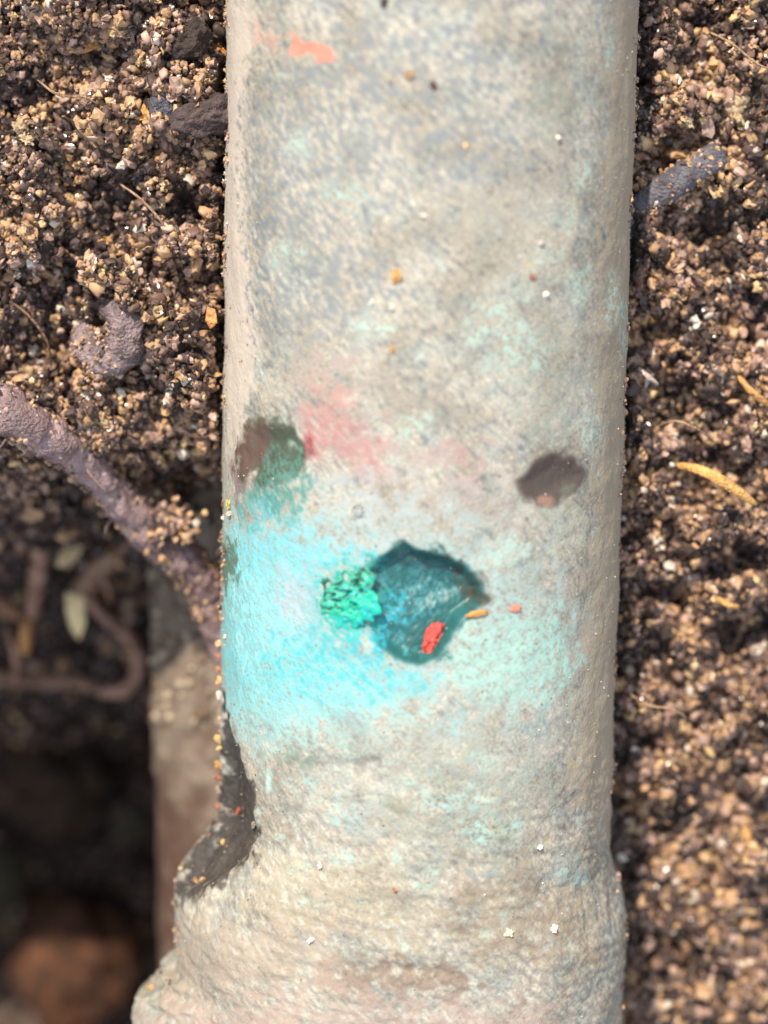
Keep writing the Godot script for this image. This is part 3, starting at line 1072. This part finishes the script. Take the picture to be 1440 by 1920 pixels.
func build_debris() -> void:
	crumb = unit_grain(227, 1, true, 0.5)
	# the thick root that crosses the hollow and dips behind the pipe
	var path := px_path([-90, 700, 4.4, 0, 762, 4.0, 70, 808, 3.2, 135, 850, 1.4, 195, 905, -0.8, 240, 955, -2.4, 295, 1010, -3.8, 345, 1048, -5.0, 385, 1100, -6.0, 408, 1165, -6.6, 430, 1240, -7.4])
	var origin: Vector3 = path[0]
	for i in path.size():
		path[i] -= origin
	var root := base("root", origin * MM)
	tag(root, "thick purple brown root crossing the dark hollow to the left edge of the pipe", "root")
	var radii := [1.2, 1.22, 1.15, 1.05, 0.98, 1.02, 1.22, 1.2, 1.1, 1.0, 0.9]
	put("bark", sweep(path, radii, 3, 0.2, lin(184, 156, 156, 0.7), lin(130, 106, 106, 0.65), 28), matte("root bark", 0.5), root)
	for i in 9:
		var k := 1.5 + i * 0.85
		var p: Vector3 = path[int(k)].lerp(path[int(k) + 1], k - int(k))
		var way := Vector3(rng.randf_range(-1.0, 1.0), rng.randf_range(0.0, 0.7), rng.randf_range(-1.2, 1.2))
		put("root_hair", sweep([p, p + way * 1.3, p + way * 2.2 + Vector3(rng.randfn() * 0.5, -0.2, rng.randfn() * 0.5)], [0.1, 0.07, 0.04], 60 + i, 0.2, lin(172, 142, 132, 0.65), lin(120, 96, 90, 0.6), 8), matte("root bark", 0.6), root)
	# side growth and dirt held by the root
	var knot := px_path([280, 1000, -3.2, 310, 985, -3.0, 335, 975, -3.0, 352, 985, -3.2])
	for i in knot.size():
		knot[i] -= origin
	put("root_knot", sweep(knot, [1.0, 0.95, 0.8, 0.4], 9, 0.35, lin(120, 98, 94, 0.6), lin(84, 66, 62, 0.6)), matte("root bark", 0.7), root)
	var rows := PackedFloat32Array()
	for i in 620:
		var k := rng.randf() * (path.size() - 2)
		var p: Vector3 = path[int(k)].lerp(path[int(k) + 1], k - int(k))
		var r: float = radii[int(k)]
		var g := rng.randf_range(-0.2, PI + 0.2)
		var t: Vector3 = (path[int(k) + 1] - path[int(k)]).normalized()
		var side := t.cross(Vector3.UP).normalized()
		var q := p + (side * cos(g) + Vector3.UP * sin(g)) * r * rng.randf_range(0.92, 1.08)
		var s := rng.randf_range(0.06, 0.2)
		row(rows, q, Vector3(s, s * 0.8, s), soil_color())
	for i in 160:
		var q: Vector3 = knot[rng.randi() % knot.size()] + Vector3(rng.randfn() * 0.6, 0.5 + rng.randf() * 0.6, rng.randfn() * 0.6)
		var s := rng.randf_range(0.08, 0.24)
		row(rows, q, Vector3(s, s * 0.8, s), soil_color())
	scatter("clinging_dirt", unit_grain(223, 1, true, 0.4), matte("sand", 0.45), rows, "", root)

	var pinkish := lin(206, 160, 140, 0.75)
	var brownish := lin(150, 112, 90, 0.7)
	stem("rootlet", "pale pinkish rootlet leaning in at the left edge under the thick root", "root", [-40, 1050, -18, 20, 1000, -17, 80, 940, -15], [0.45, 0.55, 0.6, 0.4], 0.25, pinkish, brownish)
	stem("rootlet", "upright pinkish rootlet left of the pale yellow leaf scraps", "root", [80, 1010, -17, 70, 1080, -19, 58, 1160, -21], [0.7, 0.55, 0.4], 0.25, pinkish, brownish)
	stem("twig", "short amber twig end pointing down below the upright rootlet", "twig", [52, 1160, -18, 48, 1195, -18.5, 46, 1228, -19], [0.42, 0.45, 0.36], 0.1, lin(226, 170, 104, 0.7), lin(180, 124, 76, 0.6))
	stem("rootlet", "pinkish rootlet curling round beside the dirt coated pipe", "root", [150, 1110, -20, 200, 1160, -21, 245, 1200, -22, 262, 1245, -23, 240, 1290, -23.5, 190, 1300, -24], [0.34, 0.4, 0.42, 0.5, 0.48, 0.34], 0.35, pinkish, brownish)
	stem("rootlet", "thick brown rootlet rising from the leaf scraps to the thick root", "root", [150, 1110, -21, 190, 1060, -19, 235, 1005, -17, 260, 975, -15], [0.6, 0.75, 0.7, 0.5], 0.4, lin(190, 156, 130, 0.75), brownish)
	stem("rootlet", "level dusty rootlet low across the left of the hollow", "root", [-40, 1265, -24, 60, 1275, -24.5, 150, 1280, -25, 200, 1300, -26], [0.45, 0.5, 0.55, 0.4], 0.25, lin(172, 140, 118, 0.75), brownish)
	stem("rootlet", "amber brown rootlet entering low at the left edge beside the twig end", "root", [-40, 1110, -19, 0, 1130, -20, 45, 1160, -20.5], [0.5, 0.5, 0.35], 0.1, lin(190, 136, 88, 0.6), brownish)
	stem("rootlet", "thin straight pale rootlet crossing behind the leaf scraps", "root", [60, 960, -19, 120, 1040, -20, 190, 1120, -22], [0.22, 0.28, 0.2], 0.3, pinkish, brownish)
	stem("rootlet", "thin forked looking rootlet in the upper corner of the hollow under the thick root", "root", [210, 1130, -20, 180, 1030, -18, 200, 960, -15], [0.2, 0.28, 0.24], 0.3, pinkish, brownish)
	stem("rootlet", "thin tan rootlet dangling at the far left below the amber twig end", "root", [10, 1180, -21, 30, 1230, -22, 28, 1290, -24], [0.2, 0.26, 0.18], 0.3, pinkish, brownish)
	leaf("leaf_scrap", "pale yellow leaf scrap hanging lowest in the hollow", [122, 1110, 158, 1118, 162, 1170, 148, 1202, 132, 1180, 122, 1140], -17.0, lin(255, 232, 178, 0.95), lin(232, 200, 142, 0.9), 1.2)
	leaf("leaf_scrap", "dull olive yellow leaf scrap just under the thick root", [120, 985, 150, 975, 168, 1000, 150, 1040, 128, 1066, 104, 1062, 112, 1030], -16.0, lin(232, 206, 156, 0.85), lin(180, 150, 108, 0.75), 1.0)
	# deep in the hollow
	stone("pebble", "round brown pebble blurred deep at the bottom left corner", "pebble", 135, 1800, -54.0, Vector3(4.6, 3.2, 5.6), 41, 0.16, lin(140, 90, 58, 0.5), lin(84, 54, 38, 0.4))
	stone("pebble", "larger dim brown pebble in the hollow above the corner pebble", "pebble", 105, 1450, -46.0, Vector3(4.6, 3.0, 4.0), 43, 0.22, lin(112, 80, 52, 0.4), lin(70, 50, 36, 0.4))
	stone("pebble", "small dim pebble beside the lower edge of the dirt coated pipe", "pebble", 245, 1540, -44.0, Vector3(1.5, 1.2, 1.9), 47, 0.2, lin(100, 88, 66, 0.6), lin(60, 52, 40, 0.6))
	stone("pebble", "dull olive pebble cut off by the left edge of the picture", "pebble", 0, 1660, -48.0, Vector3(1.8, 1.4, 3.2), 53, 0.2, lin(96, 88, 60, 0.6), lin(60, 52, 40, 0.6))
	# left bank
	var curl := stem("curled_root", "grey purple root piece curled into a ring on the left bank", "root", [194, 578, 2.9, 220, 586, 3.5, 236, 622, 3.4, 226, 660, 3.1, 198, 676, 2.8, 170, 660, 2.7, 158, 634, 2.4, 166, 612, 1.8], [0.5, 0.75, 0.9, 0.9, 0.95, 0.85, 0.7, 0.5], 0.26, lin(164, 142, 142, 0.7), lin(112, 94, 96, 0.6), 0.4, "", 0.8, 190)
	curl.name = "curled_root"
	stone("stone", "blue grey angular stone on the upper left bank near the pipe", "stone", 314, 203, 5.2, Vector3(0.95, 0.7, 1.0), 61, 0.2, lin(112, 110, 122, 0.55), lin(78, 76, 86, 0.5), true)
	stone("stone", "grey mauve shard tilted on the left bank below the blue grey stone", "stone", 205, 295, 5.0, Vector3(0.8, 0.5, 1.15), 67, 0.22, lin(142, 124, 124, 0.6), lin(100, 86, 88, 0.55), true)
	stone("clod", "purple brown clod of soil against the left edge of the pipe top", "clod", 395, 215, 4.2, Vector3(1.0, 0.8, 1.9), 71, 0.25, lin(112, 92, 90, 0.55), lin(76, 62, 62, 0.5))
	stone("clod", "dark brown clod of soil high on the left bank beside the pipe", "clod", 355, 75, 5.2, Vector3(1.1, 0.8, 0.9), 73, 0.25, lin(88, 70, 62, 0.5), lin(56, 44, 40, 0.5))
	stone("stone", "small slate blue stone left of the pipe under the curled ring root", "stone", 278, 670, 2.5, Vector3(0.55, 0.45, 0.55), 79, 0.2, lin(124, 128, 132, 0.6), lin(86, 90, 96, 0.6), true)
	leaf("bark_flake", "golden bark flake lying on the upper left bank", [122, 95, 140, 78, 168, 62, 196, 62, 190, 88, 160, 100, 135, 99], 6.4, lin(242, 194, 122, 0.8), lin(216, 156, 88, 0.75), 0.6)
	leaf("bark_flake", "amber bark flake against the left edge of the pipe near the top", [395, 75, 412, 82, 426, 98, 420, 108, 402, 100], 5.0, lin(238, 166, 88, 0.8), lin(206, 128, 62, 0.7), 0.4)
	leaf("bark_flake", "triangular amber flake left of the blue grey stone", [242, 218, 270, 195, 292, 224, 262, 226], 5.6, lin(240, 188, 116, 0.8), lin(214, 152, 84, 0.7), 0.4)
	leaf("bark_flake", "orange brown flake standing beside the pipe level with the curled ring root", [388, 575, 404, 580, 408, 606, 394, 618, 385, 600], 3.2, lin(226, 160, 100, 0.8), lin(186, 116, 66, 0.7), 0.5)
	# right bank
	stem("stick", "slate grey stick slanting out from under the right edge of the pipe", "stick", [1150, 470, 0.6, 1200, 395, 2.2, 1250, 352, 2.8, 1305, 318, 3.0, 1356, 286, 2.6], [0.55, 0.75, 0.8, 0.76, 0.7], 0.24, lin(132, 128, 136, 0.6), lin(92, 88, 96, 0.55), 0.7, "", 0.7, 170)
	stem("straw", "curved golden straw lying on the right bank", "straw", [1268, 872, 0.6, 1310, 880, 1.8, 1350, 900, 2.2, 1390, 926, 1.8, 1418, 946, 0.9], [0.16, 0.26, 0.3, 0.27, 0.14], 0.12, lin(240, 186, 110, 0.75), lin(206, 150, 84, 0.7), 0.45, "", 0.6)
	stem("straw", "thin amber straw sliver below the grey stick on the right bank", "straw", [1218, 512, 0.6, 1238, 538, 1.3, 1262, 560, 0.6], [0.12, 0.18, 0.1], 0.1, lin(236, 178, 108, 0.75), lin(190, 136, 76, 0.7), 0.45)
	stem("straw", "thin brown straw at the upper right edge of the right bank", "straw", [1380, 700, 1.0, 1410, 735, 2.0, 1450, 765, 1.2], [0.14, 0.2, 0.16], 0.1, lin(226, 170, 104, 0.75), lin(180, 126, 76, 0.7), 0.45)
	stem("straw", "short pale straw sliver beside the pipe above the dark hollow of the right bank", "straw", [1196, 690, 1.5, 1215, 706, 2.0, 1234, 722, 1.4], [0.1, 0.16, 0.1], 0.1, lin(220, 200, 186, 0.75), lin(180, 150, 132, 0.7), 0.45)
	stem("straw", "small curved amber straw low on the right bank", "straw", [1345, 1120, -1.0, 1365, 1134, -0.2, 1386, 1138, -0.9], [0.12, 0.2, 0.12], 0.1, lin(232, 182, 110, 0.75), lin(190, 136, 76, 0.7), 0.45)

	var hair := lin(206, 172, 136, 0.7)
	var hair2 := lin(140, 104, 80, 0.6)
	stem("plant_fibre", "thin tan fibre across the upper left bank below the golden bark flake", "plant fibre", [70, 150, 4.6, 110, 178, 5.8, 160, 182, 5.6, 200, 210, 4.4], [0.05, 0.07, 0.06, 0.04], 0.1, hair, hair2)
	stem("plant_fibre", "thin tan fibre in the middle of the left bank right of the mauve shard", "plant fibre", [225, 345, 3.4, 262, 372, 5.0, 300, 412, 4.9, 318, 450, 3.4], [0.05, 0.07, 0.06, 0.04], 0.1, hair, hair2)
	stem("plant_fibre", "thin brown fibre at the left edge above the thick root", "plant fibre", [10, 560, 2.5, 52, 590, 4.0, 88, 640, 3.4, 96, 690, 1.8], [0.05, 0.08, 0.07, 0.04], 0.1, hair2, hair2)
	stem("plant_fibre", "thin tan fibre on the right bank above the curved golden straw", "plant fibre", [1230, 800, 0.4, 1268, 790, 2.0, 1310, 806, 2.0, 1340, 830, 0.8], [0.05, 0.07, 0.06, 0.04], 0.1, hair, hair2)
	stem("plant_fibre", "thin tan fibre in the upper right corner of the right bank", "plant fibre", [1330, 60, 3.0, 1372, 82, 4.6, 1420, 120, 4.4, 1450, 130, 3.2], [0.05, 0.07, 0.06, 0.04], 0.1, hair, hair2)
	stem("plant_fibre", "thin brown fibre beside the pipe low on the right bank", "plant fibre", [1180, 1300, -1.2, 1215, 1322, 0.2, 1262, 1330, 0.0, 1290, 1350, -1.6], [0.06, 0.08, 0.07, 0.05], 0.1, hair2, hair)


func stone(called: String, label: String, category: String, px: float, py: float, y: float, r: Vector3, s: int, rough: float, c1: Color, c2: Color, sharp := false) -> MeshInstance3D:
	var p := at(px, py, y)
	if y > -20.0:
		p = at(px, py, ground_h(p.x, p.z) + r.y * 0.55)
	var o := put(called, blob(r, s, rough, 2 if sharp else 4, c1, c2, sharp), matte(called, 0.55 if sharp else 0.8))
	o.position = p * MM
	o.rotation = Vector3(0.2 * sin(s), s, 0.25 * cos(s * 2.0))
	tag(o, label, category)
	return o


func leaf(called: String, label: String, points: Array, y: float, c1: Color, c2: Color, bend: float) -> void:   # a thin, curled scrap with an edge thickness
	var mid := Vector2.ZERO
	var n := points.size() / 2
	for i in n:
		mid += Vector2(points[i * 2], points[i * 2 + 1]) / n
	var p := at(mid.x, mid.y, y)
	if y > -12.0:
		var q := ground_h(p.x, p.z) + 0.9
		y = clampf(q, y - 3.0, y + 3.0)
	var origin := at(mid.x, mid.y, y)
	var rim := PackedVector2Array()
	for i in n:
		var a := at(points[i * 2], points[i * 2 + 1], y) - origin
		var b := at(points[(i * 2 + 2) % points.size()], points[(i * 2 + 3) % points.size()], y) - origin
		for k in 5:
			var q := a.lerp(b, k / 5.0)
			rim.append(Vector2(q.x, q.z))
	var v := PackedVector3Array()
	var c := PackedColorArray()
	var f := PackedInt32Array()
	var rings := 6
	var m := rim.size()
	for side in 2:
		for i in rings + 1:
			for k in m:
				var q := rim[k] * (float(i) / rings)
				q *= 1.0 + 0.08 * ragged.get_noise_2d(rim[k].x * 3.0 + mid.x, rim[k].y * 3.0) * (float(i) / rings)
				var h := bend * (q.x * 0.25 - q.y * 0.12 * q.y) + 0.12 * ragged.get_noise_2d(q.x * 1.2, q.y * 1.2 + mid.y)
				v.append(Vector3(q.x, h + (0.06 if side == 0 else -0.06), q.y) * MM)
				c.append(c1.lerp(c2, clampf(0.45 + 1.5 * fleck.get_noise_2d(q.x * 0.7, q.y * 2.0 + mid.x), 0.0, 1.0)))
	var half := (rings + 1) * m
	for i in rings:
		for k in m:
			var a := i * m + k
			var b := i * m + (k + 1) % m
			f.append_array([a, a + m, b, b, a + m, b + m, half + a, half + b, half + a + m, half + b, half + b + m, half + a + m])
	for k in m:
		var a := rings * m + k
		var b := rings * m + (k + 1) % m
		f.append_array([a, half + a, b, b, half + a, half + b])
	var o := put(called, surface(v, f, c), matte("dry leaf", 0.55))
	o.position = origin * MM
	tag(o, label, "leaf" if called == "leaf_scrap" else "bark flake")


# ------------------------------------------------------------------ single grains that can be told apart

func grain(called: String, label: String, category: String, p: Vector3, r: float, c: Color, gloss: float, shape: Mesh, group: String) -> void:
	var m := matte(called, gloss)
	m.albedo_color = c.linear_to_srgb()
	m.vertex_color_use_as_albedo = false
	var o := put(called, shape, m)
	o.transform = Transform3D(Basis.from_euler(Vector3(rng.randf() * TAU, rng.randf() * TAU, rng.randf() * TAU)).scaled(Vector3.ONE * r), p * MM)
	tag(o, label, category, group)


func build_small_things() -> void:
	var shapes: Array = []
	for k in 5:
		shapes.append(blob(Vector3(1.0, 0.6, 1.2), 301 + k * 7, 0.55, 2, Color(1, 1, 1), Color(1, 1, 1), true))
	var white := lin(242, 232, 218, 0.75)
	var amber := lin(226, 172, 106, 0.62)
	var orange := lin(204, 138, 104, 0.55)
	var gold := lin(238, 196, 128, 0.75)
	# lying on the pipe
	var on := [
		[742, 517, 0.40, amber, "amber grain on the middle of the pipe, largest amber one there"], [997, 520, 0.22, orange, "small orange grain on the right half of the pipe"],
		[736, 655, 0.20, amber, "small amber grain on the pipe below the largest amber grain"], [768, 142, 0.30, lin(214, 172, 122, 0.7), "tan grain high on the pipe beside a brown speck"],
		[812, 160, 0.28, lin(120, 78, 70, 0.6), "brown speck high on the pipe right of the tan grain"], [735, 578, 0.22, white, "white grain under the largest amber grain on the pipe"],
		[698, 567, 0.18, white, "tiny white grain left of the white one under the largest amber grain"], [794, 405, 0.22, white, "white grain alone on the upper middle of the pipe"],
		[1045, 257, 0.20, white, "white grain alone on the upper right of the pipe"], [1012, 456, 0.22, white, "white grain at the right of the pipe above the orange grain"],
		[1022, 553, 0.20, white, "white grain at the right of the pipe below the orange grain"], [872, 272, 0.17, gold, "tiny gold grain on the upper pipe between the grey mottles"],
		[720, 3, 0.3, lin(110, 80, 74, 0.6), "brown speck at the very top of the picture on the pipe"], [570, 1770, 0.22, white, "white grain on the fitting low in the picture"],
		[1065, 1750, 0.24, white, "white grain low on the right of the fitting"], [600, 1622, 0.2, white, "white grain where the pipe meets the fitting, left of centre"],
		[1012, 1588, 0.22, white, "white grain where the pipe meets the fitting, right of centre"], [740, 1668, 0.18, orange, "orange speck on the crust of the fitting"],
		[404, 1207, 0.34, lin(238, 186, 140, 0.75), "peach grain at the pipe's left edge by the blue salts, topmost of its row"], [406, 1230, 0.30, orange, "orange grain second from the top of the row by the blue salts"],
		[405, 1255, 0.28, orange, "orange grain third from the top of the row beside the blue salts"], [408, 1274, 0.32, lin(236, 176, 120, 0.75), "light orange grain at the foot of the row beside the blue salts"],
		[410, 1305, 0.34, white, "clear white grain at the tip of the dark hollow in the pipe"], [392, 1385, 0.26, gold, "pale gold grain on the left rim of the dark hollow, topmost on the rim"],
		[393, 1402, 0.24, gold, "pale gold grain just below the topmost grain on the rim of the dark hollow"], [395, 1436, 0.40, amber, "large amber grain on the left rim of the dark hollow"],
		[393, 1458, 0.34, orange, "orange grain under the large amber grain on the rim of the dark hollow"], [383, 1512, 0.26, orange, "dull orange grain lower on the rim of the dark hollow"],
		[416, 1522, 0.30, lin(206, 112, 80, 0.6), "red orange grain inside the dark hollow"], [403, 1556, 0.30, lin(170, 160, 150, 0.6), "grey grain inside the dark hollow below the red orange one"],
		[382, 1480, 0.28, lin(176, 156, 140, 0.6), "grey brown grain on the rim of the dark hollow between two orange ones"], [372, 1580, 0.22, gold, "yellowish grain low inside the dark hollow"],
		[302, 1852, 0.3, amber, "amber grain at the lower left edge of the fitting"], [430, 945, 0.3, lin(196, 186, 110, 0.7), "olive yellow grain at the left edge of the pipe by the left pit"],
		[432, 963, 0.26, lin(206, 192, 170, 0.7), "beige grain at the left edge of the pipe under the olive grain"],
		[345, 1628, 0.2, lin(214, 196, 160, 0.75), "beige grain on the raised lip under the dark hollow"], [975, 1762, 0.28, lin(240, 228, 180, 0.8), "cream grain low on the right half of the fitting"],
	]
	for i in on.size():
		var q: Array = on[i]
		var p := pipe_frame * pipe_spot(q[0], q[1], q[2] * 0.2)
		grain("sand_grain", q[4], "grain", p, q[2] * 0.68, q[3], 0.35, shapes[i % 5], "loose grains on the pipe")
	# bright grains among the soil
	var off := [
		[165, 745, 0.42, "white grain below the golden clump on the left bank, brightest there"], [250, 752, 0.62, "peach lump at the lower rim of the left bank"], [172, 522, 0.0, ""],
		[347, 712, 0.40, "white grain on the lower left bank near the pipe"], [185, 685, 0.36, "white grain at the foot of the curled ring root"], [218, 652, 0.28, "white grain on the ring of the curled root"],
		[186, 622, 0.34, "pale grain inside the ring of the curled root"], [172, 186, 0.48, "cream grain on the upper left bank left of the amber triangle"], [40, 245, 0.55, "cream chip near the left edge of the picture"],
		[50, 262, 0.5, "second cream chip just below the first near the left edge"], [375, 232, 0.34, "clear grain against the pipe on the upper left bank"], [318, 18, 0.32, "white grain at the top of the left bank left of the dark clod"],
		[58, 490, 0.36, "white grain at the left of the bank, level with the middle of it"], [295, 385, 0.5, "cream grain in the middle of the left bank"], [110, 430, 0.42, "cream grain in the lower middle of the left bank"],
		[332, 285, 0.5, "amber rounded grain in the middle of the left bank near the pipe"], [195, 455, 0.44, "amber grain in the lower middle of the left bank"], [400, 290, 0.36, "cream grain beside the pipe right of the amber rounded grain"],
		[70, 10, 0.36, "cream grain in the top left corner of the bank"], [30, 110, 0.38, "yellowish grain at the left edge high on the bank"], [342, 98, 0.34, "white grain beside the dark clod on the left bank"],
		[1300, 605, 0.50, "white quartz grain on the right bank below the grey stick"], [1330, 590, 0.46, "oblong white grain just right of the white quartz grain on the right bank"], [1222, 595, 0.50, "amber grain beside the pipe on the right bank below the straw sliver"],
		[1288, 225, 0.52, "yellow grain on the right bank above the grey stick"], [1385, 195, 0.70, "large cream grain high on the right bank at the right"], [1385, 228, 0.60, "peach grain just below the large cream grain on the right bank"],
		[1280, 330, 0.36, "beige chip lying on the grey stick"], [1268, 342, 0.30, "pinkish chip lying on the grey stick"], [1408, 268, 0.26, "white speck right of the end of the grey stick"],
		[1202, 328, 0.24, "small white grain against the pipe by the grey stick"], [1205, 720, 0.32, "white grain beside the pipe on the right bank by the dark hollow"], [1230, 718, 0.34, "second white grain by the dark hollow on the right bank"],
		[1290, 730, 0.46, "yellowish grain above the dark hollow on the right bank"], [1380, 855, 0.54, "cream grain above the curved golden straw"], [1405, 950, 0.40, "cream chip at the lower end of the curved golden straw"],
		[1235, 1028, 0.36, "white quartz grain alone on the middle of the right bank"], [1372, 1045, 0.40, "yellow grain on the right bank above the small curved straw"], [1335, 1200, 0.44, "white grain on the lower right bank left of a dark hollow"],
		[1282, 1178, 0.42, "cream grain on the lower right bank, highest of the blurred ones"], [1190, 1552, 0.60, "pale yellow blurred grain beside the pipe above the fitting"], [1192, 1445, 0.44, "pinkish blurred grain beside the pipe, above the pale yellow one"],
		[1278, 1722, 0.66, "large white blurred grain on the lower right bank"], [1368, 1762, 0.66, "large pinkish blurred grain near the lower right edge"], [1358, 1578, 0.56, "white blurred grain on the lower right bank at the right"],
		[1375, 1620, 0.62, "pink blurred grain on the lower right bank at the right edge"], [1318, 1490, 0.50, "white blurred grain on the lower right bank in the middle"], [1335, 1850, 0.54, "cream blurred grain at the bottom of the right bank"],
		[1400, 1565, 0.46, "amber yellow blurred grain near the right edge of the lower bank"], [1355, 1365, 0.44, "cream blurred grain beneath the dark hollow of the lower right bank"], [1165, 1608, 0.34, "pale grain where the fitting meets the right bank"],
	]
	for i in off.size():
		var q: Array = off[i]
		if q[2] == 0.0:
			continue
		var p := at(q[0], q[1], 1.0)
		for k in 3:
			p = at(q[0], q[1], ground_h(p.x, p.z) + q[2] * 0.6)
		var word: String = q[3]
		var c := white
		if word.contains("amber"):
			c = amber
		elif word.contains("cream") or word.contains("yellow"):
			c = lin(226, 200, 160, 0.55)
		elif word.contains("peach") or word.contains("beige"):
			c = lin(222, 176, 136, 0.6)
		elif word.contains("pink"):
			c = lin(226, 190, 178, 0.6)
		grain("quartz_grain", word, "grain", p, q[2] * 0.72, c, 0.25, shapes[(i + 2) % 5], "bright grains in the soil")
	# one drop of water on the metal
	var drop := StandardMaterial3D.new()
	drop.resource_name = "water"
	drop.albedo_color = Color(1, 1, 1, 0.02)
	drop.transparency = BaseMaterial3D.TRANSPARENCY_ALPHA
	drop.roughness = 0.02
	drop.refraction_enabled = true
	drop.refraction_scale = 0.033
	var o := put("water_drop", blob(Vector3(0.3, 0.2, 0.3), 3, 0.02, 3, Color(1, 1, 1), Color(1, 1, 1)), drop)
	o.transform = pipe_frame * Transform3D(Basis(), Vector3.ZERO)
	o.position = pipe_frame * pipe_spot(673, 957, 0.08) * MM
	tag(o, "tiny clear water drop on the pipe between the left pit and the large pit", "water drop")
